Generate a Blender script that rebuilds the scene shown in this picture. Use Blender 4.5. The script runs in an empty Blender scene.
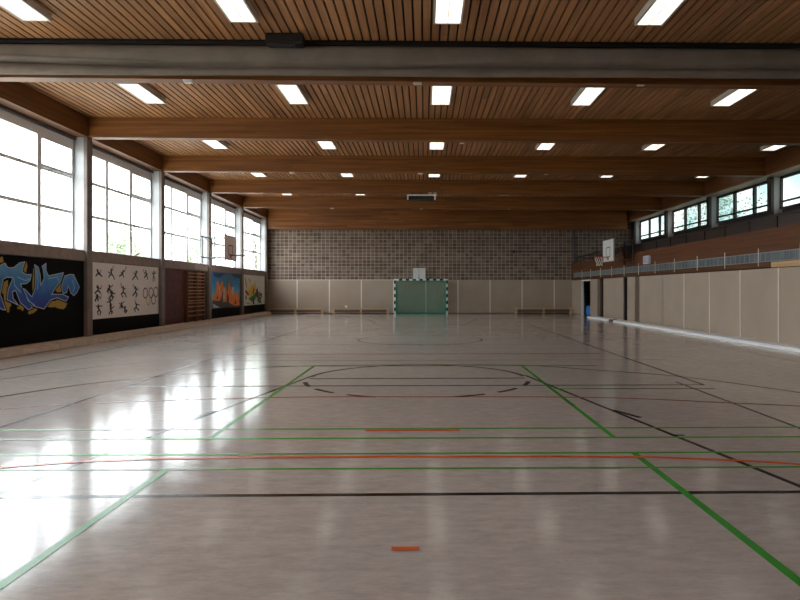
import bpy, math, random
from mathutils import Vector
random.seed(7)
C = bpy.context.scene.collection
PI = math.pi

# ------------------------------------------------------------------ materials
def new_mat(name):
    m = bpy.data.materials.new(name); m.use_nodes = True
    nt = m.node_tree; b = nt.nodes['Principled BSDF']
    return m, nt, b

def plain(name, col, rough=.6, metal=0., spec=.5, var=0., vscale=3., bump=0.):
    m, nt, b = new_mat(name)
    b.inputs['Base Color'].default_value = (*col, 1)
    b.inputs['Roughness'].default_value = rough
    b.inputs['Metallic'].default_value = metal
    b.inputs['Specular IOR Level'].default_value = spec
    if var or bump:
        g = nt.nodes.new('ShaderNodeNewGeometry')
        n = nt.nodes.new('ShaderNodeTexNoise'); n.inputs['Scale'].default_value = vscale
        n.inputs['Detail'].default_value = 5
        nt.links.new(g.outputs['Position'], n.inputs['Vector'])
        if var:
            r = nt.nodes.new('ShaderNodeValToRGB')
            r.color_ramp.elements[0].position = .3; r.color_ramp.elements[1].position = .7
            r.color_ramp.elements[0].color = (*[c*(1-var) for c in col], 1)
            r.color_ramp.elements[1].color = (*[min(1, c*(1+var)) for c in col], 1)
            nt.links.new(n.outputs['Fac'], r.inputs['Fac'])
            nt.links.new(r.outputs['Color'], b.inputs['Base Color'])
        if bump:
            bp = nt.nodes.new('ShaderNodeBump'); bp.inputs['Strength'].default_value = bump
            bp.inputs['Distance'].default_value = .01
            nt.links.new(n.outputs['Fac'], bp.inputs['Height'])
            nt.links.new(bp.outputs['Normal'], b.inputs['Normal'])
    return m

def wood(name, c1, c2, axis='X', rough=.45, lam=None, spec=.4, board=None):
    """timber: grain stretched along an axis; lam = lamination height in z; board = width across for per-board tone"""
    m, nt, b = new_mat(name); N = nt.nodes; L = nt.links
    g = N.new('ShaderNodeNewGeometry'); mp = N.new('ShaderNodeMapping')
    L.new(g.outputs['Position'], mp.inputs['Vector'])
    sc = {'X': (.5, 14, 14), 'Y': (14, .5, 14), 'Z': (14, 14, .5)}[axis]
    mp.inputs['Scale'].default_value = sc
    n = N.new('ShaderNodeTexNoise'); n.inputs['Scale'].default_value = 1; n.inputs['Detail'].default_value = 6
    L.new(mp.outputs['Vector'], n.inputs['Vector'])
    r = N.new('ShaderNodeValToRGB')
    r.color_ramp.elements[0].position = .3; r.color_ramp.elements[1].position = .72
    r.color_ramp.elements[0].color = (*c1, 1); r.color_ramp.elements[1].color = (*c2, 1)
    L.new(n.outputs['Fac'], r.inputs['Fac'])
    out = r.outputs['Color']
    if lam or board:
        sx = N.new('ShaderNodeSeparateXYZ'); L.new(g.outputs['Position'], sx.inputs[0])
        q = N.new('ShaderNodeMath'); q.operation = 'DIVIDE'; q.inputs[1].default_value = lam or board
        L.new(sx.outputs['Z' if lam else ('X' if axis == 'Y' else 'Y')], q.inputs[0])
        fl = N.new('ShaderNodeMath'); fl.operation = 'FLOOR'; L.new(q.outputs[0], fl.inputs[0])
        cb = N.new('ShaderNodeCombineXYZ'); L.new(fl.outputs[0], cb.inputs[2])
        # long boards butt at different places
        q2 = N.new('ShaderNodeMath'); q2.operation = 'DIVIDE'; q2.inputs[1].default_value = 2.7
        L.new(sx.outputs['X' if (lam and axis == 'X') else 'Y'], q2.inputs[0])
        ad = N.new('ShaderNodeMath'); ad.operation = 'MULTIPLY_ADD'; ad.inputs[1].default_value = .37
        L.new(fl.outputs[0], ad.inputs[0]); L.new(q2.outputs[0], ad.inputs[2])
        f2 = N.new('ShaderNodeMath'); f2.operation = 'FLOOR'; L.new(ad.outputs[0], f2.inputs[0])
        L.new(f2.outputs[0], cb.inputs[0])
        w = N.new('ShaderNodeTexWhiteNoise'); L.new(cb.outputs[0], w.inputs['Vector'])
        mr = N.new('ShaderNodeMapRange'); mr.inputs['To Min'].default_value = .8; mr.inputs['To Max'].default_value = 1.18
        L.new(w.outputs['Value'], mr.inputs['Value'])
        mx = N.new('ShaderNodeMix'); mx.data_type = 'RGBA'; mx.blend_type = 'MULTIPLY'; mx.inputs[0].default_value = 1
        L.new(out, mx.inputs[6]); L.new(mr.outputs[0], mx.inputs[7]); out = mx.outputs[2]
    L.new(out, b.inputs['Base Color'])
    b.inputs['Roughness'].default_value = rough; b.inputs['Specular IOR Level'].default_value = spec
    return m

def emis(name, col, s):
    m, nt, b = new_mat(name)
    b.inputs['Base Color'].default_value = (.8, .8, .8, 1)
    b.inputs['Emission Color'].default_value = (*col, 1); b.inputs['Emission Strength'].default_value = s
    return m

def glass(name, tint, refl=.06):
    m = bpy.data.materials.new(name); m.use_nodes = True; nt = m.node_tree
    nt.nodes.remove(nt.nodes['Principled BSDF'])
    t = nt.nodes.new('ShaderNodeBsdfTransparent'); t.inputs[0].default_value = (*tint, 1)
    g = nt.nodes.new('ShaderNodeBsdfGlossy'); g.inputs['Roughness'].default_value = .05
    mx = nt.nodes.new('ShaderNodeMixShader'); mx.inputs[0].default_value = refl
    nt.links.new(t.outputs[0], mx.inputs[1]); nt.links.new(g.outputs[0], mx.inputs[2])
    nt.links.new(mx.outputs[0], nt.nodes['Material Output'].inputs[0])
    return m

def floor_mat():
    m, nt, b = new_mat('sports_linoleum'); N = nt.nodes; L = nt.links
    g = N.new('ShaderNodeNewGeometry')
    def noise(scale, detail, rough=.5, vec=(1, 1, 1), dist=0):
        mp = N.new('ShaderNodeMapping'); mp.inputs['Scale'].default_value = vec
        L.new(g.outputs['Position'], mp.inputs['Vector'])
        n = N.new('ShaderNodeTexNoise'); n.inputs['Scale'].default_value = scale
        n.inputs['Detail'].default_value = detail; n.inputs['Roughness'].default_value = rough
        n.inputs['Distortion'].default_value = dist
        L.new(mp.outputs['Vector'], n.inputs['Vector']); return n
    n1 = noise(1.0, 8, .8, (4.5, 12, 1)); n2 = noise(.35, 3); n3 = noise(1.6, 4, .6, (1, 3, 1), 1.5)
    r = N.new('ShaderNodeValToRGB')
    r.color_ramp.elements[0].position = .25; r.color_ramp.elements[0].color = FLOOR_A
    r.color_ramp.elements[1].position = .75; r.color_ramp.elements[1].color = FLOOR_B
    L.new(n1.outputs['Fac'], r.inputs['Fac'])
    mr = N.new('ShaderNodeMapRange'); mr.inputs['From Min'].default_value = .3; mr.inputs['From Max'].default_value = .7
    mr.inputs['To Min'].default_value = .93; mr.inputs['To Max'].default_value = 1.07
    L.new(n2.outputs['Fac'], mr.inputs['Value'])
    mx = N.new('ShaderNodeMix'); mx.data_type = 'RGBA'; mx.blend_type = 'MULTIPLY'; mx.inputs[0].default_value = 1
    L.new(r.outputs['Color'], mx.inputs[6]); L.new(mr.outputs[0], mx.inputs[7])
    # pale scuffs: thin warped ridges of two voronoi edge fields, broken up by noise
    out = mx.outputs[2]
    for sc, vec, thr in ((1.3, (1, .55, 1), .006), (.9, (.5, 1.2, 1), .005), (2.3, (1, .8, 1), .007)):
        mp = N.new('ShaderNodeMapping'); mp.inputs['Scale'].default_value = vec
        mp.inputs['Rotation'].default_value = (0, 0, sc)
        nz = N.new('ShaderNodeTexNoise'); nz.inputs['Scale'].default_value = .8
        L.new(g.outputs['Position'], nz.inputs['Vector'])
        va = N.new('ShaderNodeVectorMath'); va.operation = 'ADD'
        L.new(g.outputs['Position'], va.inputs[0]); L.new(nz.outputs['Color'], va.inputs[1])
        L.new(va.outputs[0], mp.inputs['Vector'])
        v = N.new('ShaderNodeTexVoronoi'); v.feature = 'DISTANCE_TO_EDGE'; v.inputs['Scale'].default_value = sc
        L.new(mp.outputs['Vector'], v.inputs['Vector'])
        lt = N.new('ShaderNodeMath'); lt.operation = 'LESS_THAN'; lt.inputs[1].default_value = thr
        L.new(v.outputs['Distance'], lt.inputs[0])
        nb = N.new('ShaderNodeTexNoise'); nb.inputs['Scale'].default_value = 2.7 + sc
        L.new(g.outputs['Position'], nb.inputs['Vector'])
        gt = N.new('ShaderNodeMath'); gt.operation = 'GREATER_THAN'; gt.inputs[1].default_value = .66
        L.new(nb.outputs['Fac'], gt.inputs[0])
        ml = N.new('ShaderNodeMath'); ml.operation = 'MULTIPLY'
        L.new(lt.outputs[0], ml.inputs[0]); L.new(gt.outputs[0], ml.inputs[1])
        m2 = N.new('ShaderNodeMath'); m2.operation = 'MULTIPLY'; m2.inputs[1].default_value = .35
        L.new(ml.outputs[0], m2.inputs[0])
        k = N.new('ShaderNodeMix'); k.data_type = 'RGBA'
        L.new(m2.outputs[0], k.inputs[0]); L.new(out, k.inputs[6]); k.inputs[7].default_value = (.62, .58, .55, 1)
        out = k.outputs[2]
    L.new(out, b.inputs['Base Color'])
    rr = N.new('ShaderNodeMapRange'); rr.inputs['From Min'].default_value = .3; rr.inputs['From Max'].default_value = .7
    rr.inputs['To Min'].default_value = FLOOR_R[0]; rr.inputs['To Max'].default_value = FLOOR_R[1]
    L.new(n3.outputs['Fac'], rr.inputs['Value']); L.new(rr.outputs[0], b.inputs['Roughness'])
    n4 = noise(2.2, 3, .5, (1, 1, 1))
    bp = N.new('ShaderNodeBump'); bp.inputs['Strength'].default_value = .06; bp.inputs['Distance'].default_value = .012
    L.new(n4.outputs['Fac'], bp.inputs['Height']); L.new(bp.outputs['Normal'], b.inputs['Normal'])
    b.inputs['Specular IOR Level'].default_value = .42
    return m

def block_mat():
    m, nt, b = new_mat('block_masonry'); N = nt.nodes; L = nt.links
    g = N.new('ShaderNodeNewGeometry'); sx = N.new('ShaderNodeSeparateXYZ'); cb = N.new('ShaderNodeCombineXYZ')
    L.new(g.outputs['Position'], sx.inputs[0]); L.new(sx.outputs['X'], cb.inputs[0]); L.new(sx.outputs['Z'], cb.inputs[1])
    bt = N.new('ShaderNodeTexBrick'); bt.offset = 0; bt.squash = 1
    bt.inputs['Scale'].default_value = 1; bt.inputs['Brick Width'].default_value = .247; bt.inputs['Row Height'].default_value = .203
    bt.inputs['Mortar Size'].default_value = .013; bt.inputs['Mortar Smooth'].default_value = .1; bt.inputs['Bias'].default_value = 0
    bt.inputs['Color1'].default_value = (.10, .064, .045, 1); bt.inputs['Color2'].default_value = (.19, .135, .10, 1)
    bt.inputs['Mortar'].default_value = (.42, .34, .27, 1)
    L.new(cb.outputs[0], bt.inputs['Vector'])
    n = N.new('ShaderNodeTexNoise'); n.inputs['Scale'].default_value = 1.3; n.inputs['Detail'].default_value = 6
    L.new(g.outputs['Position'], n.inputs['Vector'])
    mr = N.new('ShaderNodeMapRange'); mr.inputs['To Min'].default_value = .6; mr.inputs['To Max'].default_value = 1.4
    L.new(n.outputs['Fac'], mr.inputs['Value'])
    mx = N.new('ShaderNodeMix'); mx.data_type = 'RGBA'; mx.blend_type = 'MULTIPLY'; mx.inputs[0].default_value = 1
    L.new(bt.outputs['Color'], mx.inputs[6]); L.new(mr.outputs[0], mx.inputs[7]); L.new(mx.outputs[2], b.inputs['Base Color'])
    bp = N.new('ShaderNodeBump'); bp.inputs['Strength'].default_value = .5; bp.inputs['Distance'].default_value = .01; bp.invert = True
    L.new(bt.outputs['Fac'], bp.inputs['Height']); L.new(bp.outputs['Normal'], b.inputs['Normal'])
    b.inputs['Roughness'].default_value = .85
    return m

def brick_mat():
    m, nt, b = new_mat('maroon_brick'); N = nt.nodes; L = nt.links
    g = N.new('ShaderNodeNewGeometry'); sx = N.new('ShaderNodeSeparateXYZ'); cb = N.new('ShaderNodeCombineXYZ')
    L.new(g.outputs['Position'], sx.inputs[0]); L.new(sx.outputs['Y'], cb.inputs[0]); L.new(sx.outputs['Z'], cb.inputs[1])
    bt = N.new('ShaderNodeTexBrick')
    bt.inputs['Scale'].default_value = 1; bt.inputs['Brick Width'].default_value = .25; bt.inputs['Row Height'].default_value = .083
    bt.inputs['Mortar Size'].default_value = .008
    bt.inputs['Color1'].default_value = (.15, .04, .036, 1); bt.inputs['Color2'].default_value = (.085, .03, .03, 1)
    bt.inputs['Mortar'].default_value = (.045, .032, .034, 1)
    L.new(cb.outputs[0], bt.inputs['Vector']); L.new(bt.outputs['Color'], b.inputs['Base Color'])
    b.inputs['Roughness'].default_value = .7
    return m

def zgrad(name, stops, z0, z1, rough=.6):
    """paint whose own colour runs from one hue to another up the wall (sprayed fade)"""
    m, nt, b = new_mat(name); N = nt.nodes; L = nt.links
    g = N.new('ShaderNodeNewGeometry'); sx = N.new('ShaderNodeSeparateXYZ'); L.new(g.outputs['Position'], sx.inputs[0])
    mr = N.new('ShaderNodeMapRange'); mr.inputs['From Min'].default_value = z0; mr.inputs['From Max'].default_value = z1
    n = N.new('ShaderNodeTexNoise'); n.inputs['Scale'].default_value = 3; L.new(g.outputs['Position'], n.inputs['Vector'])
    a = N.new('ShaderNodeMath'); a.operation = 'MULTIPLY_ADD'; a.inputs[1].default_value = .5; a.inputs[2].default_value = -.25
    L.new(n.outputs['Fac'], a.inputs[0])
    s = N.new('ShaderNodeMath'); s.operation = 'ADD'; L.new(sx.outputs['Z'], s.inputs[0]); L.new(a.outputs[0], s.inputs[1])
    L.new(s.outputs[0], mr.inputs['Value'])
    r = N.new('ShaderNodeValToRGB')
    e = r.color_ramp.elements
    e[0].position, e[0].color = 0, (*stops[0], 1); e[1].position, e[1].color = 1, (*stops[-1], 1)
    for i, c in enumerate(stops[1:-1]): x = e.new((i+1)/(len(stops)-1)); x.color = (*c, 1)
    L.new(mr.outputs[0], r.inputs['Fac']); L.new(r.outputs['Color'], b.inputs['Base Color'])
    b.inputs['Roughness'].default_value = rough
    return m

FLOOR_A = (.41, .352, .318, 1); FLOOR_B = (.70, .615, .565, 1); FLOOR_R = (.10, .17)
def hazy_glass():
    m = glass('window_glass_pale', (.06, .075, .075), .04); nt = m.node_tree
    g = nt.nodes.new('ShaderNodeNewGeometry'); n = nt.nodes.new('ShaderNodeTexNoise'); n.inputs['Scale'].default_value = .4; n.inputs['Detail'].default_value = 0
    nt.links.new(g.outputs['Position'], n.inputs['Vector'])
    q = nt.nodes.new('ShaderNodeValToRGB'); e = q.color_ramp.elements
    e[0].position = .35; e[0].color = (.27, .325, .32, 1); e[1].position = .62; e[1].color = (.40, .42, .41, 1)
    nt.links.new(n.outputs['Fac'], q.inputs['Fac'])
    for t in nt.nodes:
        if t.type == 'BSDF_TRANSPARENT': nt.links.new(q.outputs['Color'], t.inputs[0])
    return m
M = dict(
    floor=floor_mat(), block=block_mat(), brick=brick_mat(),
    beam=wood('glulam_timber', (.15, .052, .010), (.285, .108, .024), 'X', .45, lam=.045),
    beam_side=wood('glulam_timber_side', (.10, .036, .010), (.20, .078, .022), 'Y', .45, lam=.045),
    lintel=wood('end_timber', (.16, .052, .011), (.31, .118, .030), 'X', .45, lam=.14),
    slat=wood('ceiling_board', (.29, .130, .048), (.47, .235, .100), 'Y', .55, board=.163),
    backing=plain('ceiling_backing', (.018, .010, .007), .9),
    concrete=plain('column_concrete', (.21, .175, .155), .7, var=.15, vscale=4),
    sill=plain('sill_concrete', (.28, .22, .19), .75, var=.15, vscale=5),
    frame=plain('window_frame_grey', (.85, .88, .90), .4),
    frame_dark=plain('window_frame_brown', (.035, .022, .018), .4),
    glass=glass('window_glass', (.96, .985, .99)), glass_r=hazy_glass(),
    panel=plain('wall_padding_beige', (.38, .295, .225), .65, var=.05, vscale=1.2),
    white=plain('white_strip', (.72, .68, .62), .5), white_paint=plain('white_gloss_paint', (.90, .90, .90), .35),
    ledge=plain('ledge_wood_pale', (.86, .76, .68), .5, var=.12, vscale=6),
    wallpaint=plain('plaster_dark', (.10, .08, .07), .8), plaster=plain('plaster_light', (.50, .47, .44), .8),
    black=plain('mural_black', (.006, .006, .007), .8, spec=.12),
    canvas=plain('curtain_canvas_grey', (.20, .165, .135), .75, var=.12, vscale=2.5, bump=.3),
    housing=plain('lamp_housing_grey', (.62, .58, .52), .4),
    diffuser=emis('lamp_diffuser', (1., .93, .80), .60),
    dark=plain('dark_steel', (.02, .018, .018), .4, metal=.3), steel=plain('grey_steel', (.16, .17, .18), .35, metal=.6),
    parapet=wood('parapet_plywood', (.085, .028, .009), (.135, .050, .017), 'Y', .6, spec=.25),
    lightwood=wood('fresh_pine', (.42, .25, .11), (.55, .35, .17), 'Y', .5),
    rail=plain('rail_brown_steel', (.035, .022, .018), .35, metal=.2),
    storage=plain('storage_dark', (.04, .035, .035), .9),
    board=plain('backboard_white', (.66, .66, .62), .4), board_l=plain('backboard_pinkish', (.88, .74, .69), .4),
    orange_rim=plain('rim_red', (.50, .045, .02), .4), net=plain('hoop_net_white', (.65, .62, .55), .8),
    gnet=plain('goal_net_green', (.10, .46, .32), .8), gframe=plain('goal_frame_green', (.02, .30, .20), .45),
    gblack=plain('goal_stripe_black', (.012, .016, .014), .4), gwhite=plain('goal_stripe_white', (.75, .78, .76), .4),
    bench=wood('bench_wood', (.42, .27, .14), (.60, .42, .25), 'X', .45), benchdark=plain('bench_underbeam', (.15, .085, .05), .6),
    bars=wood('wall_bar_wood', (.34, .16, .07), (.50, .26, .12), 'Y', .45),
    barpost=wood('wall_bar_upright', (.10, .045, .02), (.17, .08, .035), 'Z', .5),
    lattice=plain('lattice_blue_grey', (.10, .12, .13), .4, var=.35, vscale=2.2),
    lgreen=plain('line_green', (.04, .36, .03), .25), lpale=plain('line_green_thin', (.09, .36, .045), .25),
    lblack=plain('line_black', (.008, .006, .007), .2, spec=.35), lbrown=plain('line_brown', (.022, .012, .011), .2, spec=.35),
    lorange=plain('line_orange', (.80, .13, .03), .25), lred=plain('line_red', (.36, .065, .045), .25),
    lblue=plain('line_blue', (.05, .06, .095), .25), lfaint=plain('line_faint', (.20, .13, .11), .25),
    blue=plain('blue_vinyl', (.03, .22, .62), .4),
    leaf=plain('foliage', (.36, .43, .29), .8, var=.2, vscale=2), bark=plain('bark', (.09, .07, .05), .9),
)
PAINT = {}
def paint(name, col):
    if name not in PAINT: PAINT[name] = plain('paint_' + name, col, .6)
    return PAINT[name]

# ------------------------------------------------------------------ mesh builder
class MB:
    def __init__(s): s.v = []; s.f = []; s.mi = []; s.sm = []
    def add(s, vs, fs, mi=0, smooth=False):
        o = len(s.v); s.v += [tuple(v) for v in vs]
        for f in fs: s.f.append(tuple(i+o for i in f)); s.mi.append(mi); s.sm.append(smooth)
        return s
    def box(s, x0, x1, y0, y1, z0, z1, mi=0, bev=0.):
        x0, x1 = sorted((x0, x1)); y0, y1 = sorted((y0, y1)); z0, z1 = sorted((z0, z1))
        if bev <= 0:
            v = [(x, y, z) for x in (x0, x1) for y in (y0, y1) for z in (z0, z1)]
            return s.add(v, [(0, 1, 3, 2), (4, 6, 7, 5), (0, 4, 5, 1), (2, 3, 7, 6), (0, 2, 6, 4), (1, 5, 7, 3)], mi)
        b = min(bev, (x1-x0)*.45, (y1-y0)*.45, (z1-z0)*.45)
        import bmesh
        bm = bmesh.new(); bmesh.ops.create_cube(bm, size=1)
        for q in bm.verts: q.co = Vector(((x0+x1)/2+q.co.x*(x1-x0), (y0+y1)/2+q.co.y*(y1-y0), (z0+z1)/2+q.co.z*(z1-z0)))
        bmesh.ops.bevel(bm, geom=bm.edges[:], offset=b, segments=2, affect='EDGES')
        bm.verts.index_update()
        s.add([q.co[:] for q in bm.verts], [[q.index for q in f.verts] for f in bm.faces], mi); bm.free(); return s
    def tube(s, pts, r, n=8, mi=0, closed=False):
        pts = [Vector(p) for p in pts]; m = len(pts); vs = []; fs = []
        up = None
        for i, p in enumerate(pts):
            a = pts[(i-1) % m] if (closed or i > 0) else p; b = pts[(i+1) % m] if (closed or i < m-1) else p
            t = (b-a).normalized()
            if up is None: up = Vector((0, 0, 1)) if abs(t.z) < .9 else Vector((1, 0, 0))
            u = t.cross(up)
            if u.length < 1e-4: u = t.cross(Vector((0, 1, .1)))
            u.normalize(); w = u.cross(t).normalized(); up = w
            rr = r[i] if isinstance(r, (list, tuple)) else r
            for k in range(n):
                a2 = 2*PI*k/n; vs.append(p+u*math.cos(a2)*rr+w*math.sin(a2)*rr)
        for i in range(m if closed else m-1):
            j = (i+1) % m
            for k in range(n): fs.append((i*n+k, i*n+(k+1) % n, j*n+(k+1) % n, j*n+k))
        s.add(vs, fs, mi, True)
        if not closed:
            s.add([v for v in vs[:n]], [tuple(range(n))[::-1]], mi); s.add([v for v in vs[-n:]], [tuple(range(n))], mi)
        return s
    def poly(s, vs, mi=0): return s.add(vs, [tuple(range(len(vs)))], mi)
    def build(s, name, mats, parent=None, loc=None):
        me = bpy.data.meshes.new(name)
        org = Vector(loc) if loc is not None else Vector((0, 0, 0))
        base = Vector(parent['_w']) if parent is not None and '_w' in parent else Vector((0, 0, 0))
        w = base if loc is None else org
        me.from_pydata([tuple(Vector(v)-w) for v in s.v], [], s.f); me.validate(clean_customdata=False)
        if not isinstance(mats, (list, tuple)): mats = [mats]
        for q in mats: me.materials.append(q)
        if len(me.polygons) == len(s.mi):
            me.polygons.foreach_set('material_index', s.mi); me.polygons.foreach_set('use_smooth', s.sm)
        me.update()
        o = bpy.data.objects.new(name, me); C.objects.link(o)
        if parent is not None:
            o.parent = parent; o.location = w-base
        else: o.location = w
        o['_w'] = tuple(w)
        return o

def thing(name, loc, label, cat, group=None):
    o = bpy.data.objects.new(name, None); C.objects.link(o); o.location = loc; o['_w'] = tuple(loc)
    o['label'] = label; o['category'] = cat
    if group: o['group'] = group
    o.empty_display_size = .2
    return o
def tag(o, label, cat, group=None):
    o['label'] = label; o['category'] = cat
    if group: o['group'] = group
    return o
def struct(o): o['kind'] = 'structure'; return o
def sroot(name, loc):
    o = bpy.data.objects.new(name, None); C.objects.link(o); o.location = loc; o['_w'] = tuple(loc); return struct(o)
def copy_tree(root, loc):
    r = root.copy(); C.objects.link(r); r.location = loc; r['_w'] = tuple(loc)
    for ch in list(root.children):
        c = ch.copy(); C.objects.link(c); c.parent = r
        for g in list(ch.children):
            d = g.copy(); C.objects.link(d); d.parent = c
    return r

# ------------------------------------------------------------------ dimensions
XL, XR, YB, YE, ZC, ZB = -9.3, 12.22, -6.95, 36.9, 6.24, 5.68
COL = [17.07+4.8*k for k in range(-5, 5)]          # near faces of the columns / cross beams
CT = .26
# ------------------------------------------------------------------ floor and court lines
fm = MB(); fm.box(-9.8, 13.1, YB-.2, YE+.2, -.15, 0)
floor = struct(fm.build('floor', M['floor']))

def catmull(pts, n=8):
    out = []
    for i in range(len(pts)-1):
        p0 = pts[max(i-1, 0)]; p1 = pts[i]; p2 = pts[i+1]; p3 = pts[min(i+2, len(pts)-1)]
        for k in range(n):
            t = k/n
            out.append(tuple(.5*((2*p1[j])+(-p0[j]+p2[j])*t+(2*p0[j]-5*p1[j]+4*p2[j]-p3[j])*t*t+(-p0[j]+3*p1[j]-3*p2[j]+p3[j])*t**3) for j in (0, 1)))
    out.append(pts[-1]); return out
def strip(mb, pts, w, z):
    n = len(pts); L = []; R = []
    for i, p in enumerate(pts):
        a = pts[max(i-1, 0)]; b = pts[min(i+1, n-1)]
        dx, dy = b[0]-a[0], b[1]-a[1]; l = math.hypot(dx, dy); nx, ny = -dy/l*w/2, dx/l*w/2
        L.append((p[0]+nx, p[1]+ny, z)); R.append((p[0]-nx, p[1]-ny, z))
    for i in range(n-1): mb.add([R[i], R[i+1], L[i+1], L[i]], [(0, 1, 2, 3)])
def arc(cx, cy, r, a0, a1, n=32): return [(cx+r*math.cos(a0+(a1-a0)*i/n), cy+r*math.sin(a0+(a1-a0)*i/n)) for i in range(n+1)]
CX = -.11
lines = {
 'lblack': ('black_court_line', .0012, [
   ([(-5.2, 4.37), (5.0, 4.34)], .06),
   ([(1.72, 10.33), (2.80, 4.36)], .055), ([(-1.90, 10.33), (-3.06, 4.38)], .055),
   ([(2.28, 7.36), (2.46, 6.90)], .07), ([(2.47, 6.07), (2.60, 6.06)], .05),
   ([(-2.52, 7.40), (-2.64, 6.90)], .10), ([(-2.69, 6.07), (-2.82, 6.06)], .05)]
   + [(arc(CX, 10.03, 1.80, a-.13, a+.13, 6), .075) for a in (PI+.33, PI+.73, PI+1.14, PI+2.0, PI+2.40, PI+2.81)]),
 'lbrown': ('brown_court_line', .0016, [
   (arc(CX, 10.03, 1.80, .12, PI-.12), .08),
   (catmull([(-5.9, 8.2), (-5.18, 9.64), (-3.94, 10.83), (-3.05, 11.45), (-2.1, 11.75), (-.11, 11.85), (1.87, 11.72), (3.16, 10.95), (4.3, 10.1), (5.3, 8.52), (5.9, 7.2)]), .07),
   ([(-7.72, YB), (-7.72, 31.2)], .05), ([(-4.5, 5.0), (-4.5, 27.1)], .05), ([(4.27, 9.25), (4.38, 27.1)], .06),
   ([(3.97, 9.57), (3.93, 5.5)], .045), ([(7.5, YB), (7.5, 31.2)], .03), ([(-7.72, 31.2), (7.5, 31.2)], .05),
   ([(-2.97, 31.2), (-1.9, 25.3)], .06), ([(2.76, 31.2), (1.69, 25.3)], .06),
   (arc(CX, 17.85, 1.8, 0, 2*PI, 48), .05), ([(-1.9, 25.3), (1.69, 25.3)], .05)]),
 'lgreen': ('green_court_line', .0020, [
   ([(1.87, 11.68), (1.87, 5.97)], .055), ([(1.87, 5.40), (1.87, 1.5)], .06),
   ([(-2.10, 11.68), (-2.10, 5.97)], .055), ([(-2.09, 5.0), (-2.09, 1.5)], .06)]),
 'lpale': ('thin_green_court_line', .0024, [
   ([(-3.1, 11.70), (3.3, 11.62)], .07), ([(1.89, 8.93), (4.27, 8.89)], .06), ([(-4.4, 6.44), (5.2, 6.37)], .055),
   ([(-4.2, 6.04), (5.0, 5.95)], .055), ([(-3.9, 5.47), (4.6, 5.40)], .05), ([(-3.7, 5.02), (4.4, 4.94)], .045),
   ([(-6.92, 10.1), (-6.18, 11.78), (-5.0, 13.4)], .04)]),
 'lblue': ('blue_court_line', .0028, [([(-4.45, 9.30), (4.27, 9.24)], .07), ([(-1.88, 10.04), (1.66, 10.02)], .08)]),
 'lred': ('red_court_line', .0032, [
   (catmull([(-6.2, 7.05), (-5.18, 7.57), (-4.3, 7.94), (-2.13, 8.29), (-.08, 8.30), (2.37, 8.18), (3.94, 7.75), (4.68, 7.52), (5.6, 7.0)]), .06),
   ([(-5.07, 13.86), (4.0, 13.80)], .07)]),
 'lfaint': ('faint_reddish_court_line', .0036, [([(-4.62, 16.3), (4.5, 16.2)], .05), ([(-5.0, 12.6), (5.0, 12.55)], .03), ([(-7.7, 19.6), (7.5, 19.5)], .05)]),
 'lorange': ('orange_court_line', .0040, [
   (catmull([(-3.6, 5.05), (-3.01, 5.22), (-2.53, 5.29), (-2.04, 5.33), (-.21, 5.33), (1.54, 5.29), (2.27, 5.22), (3.13, 5.02), (4.1, 4.6)]), .06),
   ([(-.61, 6.34), (.37, 6.33)], .07), ([(-.185, 3.44), (-.03, 3.44)], .05)]),
}
for key, (nm, z, segs) in lines.items():
    mb = MB()
    for pts, w in segs: strip(mb, pts, w, z)
    o = mb.build(nm, M[key], floor)
    o['label'] = nm.replace('_', ' ').replace('court line', 'painted court line')

# ------------------------------------------------------------------ ceiling
cm = MB(); cm.box(-9.8, 13.2, YB-.2, YE+.2, ZC+.06, ZC+.3)
ceiling = struct(cm.build('ceiling', M['backing']))
sm = MB(); pitch = .163
x = -9.3
while x < 12.3:
    for (y0, y1) in ((YB, 11.74), (12.3, YE)):
        sm.box(x, x+.127, y0, y1, ZC, ZC+.06)
    x += pitch
sm.build('ceiling_board', M['slat'], ceiling)

# ------------------------------------------------------------------ left wall
wl = MB()
wl.box(-9.85, -9.50, YB, YE, 0, 2.30); wl.box(-9.85, -9.60, YB, YE, 5.60, ZC+.06); wl.box(-9.85, -9.5, COL[-1]+CT, YE, 2.30, 5.60)
wl_o = struct(wl.build('wall_left', M['wallpaint']))
lg = MB(); lg.box(-9.47, -9.0, YB, 36.2, 0, .13, bev=.01); lg.box(-9.47, -9.12, YB, 36.2, .13, .17, bev=.008)
tag(lg.build('wall_ledge', M['ledge'], loc=(-9.2, 14, 0)), 'pale wooden ledge running low along the whole window wall', 'ledge')

def colname(i):
    return ['', '', '', '', '', 'concrete column between the graffiti mural and the pictogram board',
            'concrete column between the pictogram board and the brick bay with wall bars',
            'concrete column between the wall bars and the blue mural, carrying the left basket',
            'concrete column between the blue mural and the white figure mural',
            'concrete column in the far left corner beside the block wall'][i]
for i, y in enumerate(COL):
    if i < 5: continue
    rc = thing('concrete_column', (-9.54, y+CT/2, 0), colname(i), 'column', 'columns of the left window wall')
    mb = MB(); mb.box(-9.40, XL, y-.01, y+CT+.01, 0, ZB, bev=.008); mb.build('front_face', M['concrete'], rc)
    mb = MB(); mb.box(-9.78, -9.40, y, y+CT, 2.55, ZB); mb.build('window_reveal', plain('reveal_grey', (.46, .47, .48), .6, var=.08, vscale=3), rc)  # column sides paler than the front: window light put into the colour
    mb = MB(); mb.box(-9.60, -9.40, y, y+CT, 0, 2.55); mb.build('lower_shaft', M['concrete'], rc)

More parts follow.
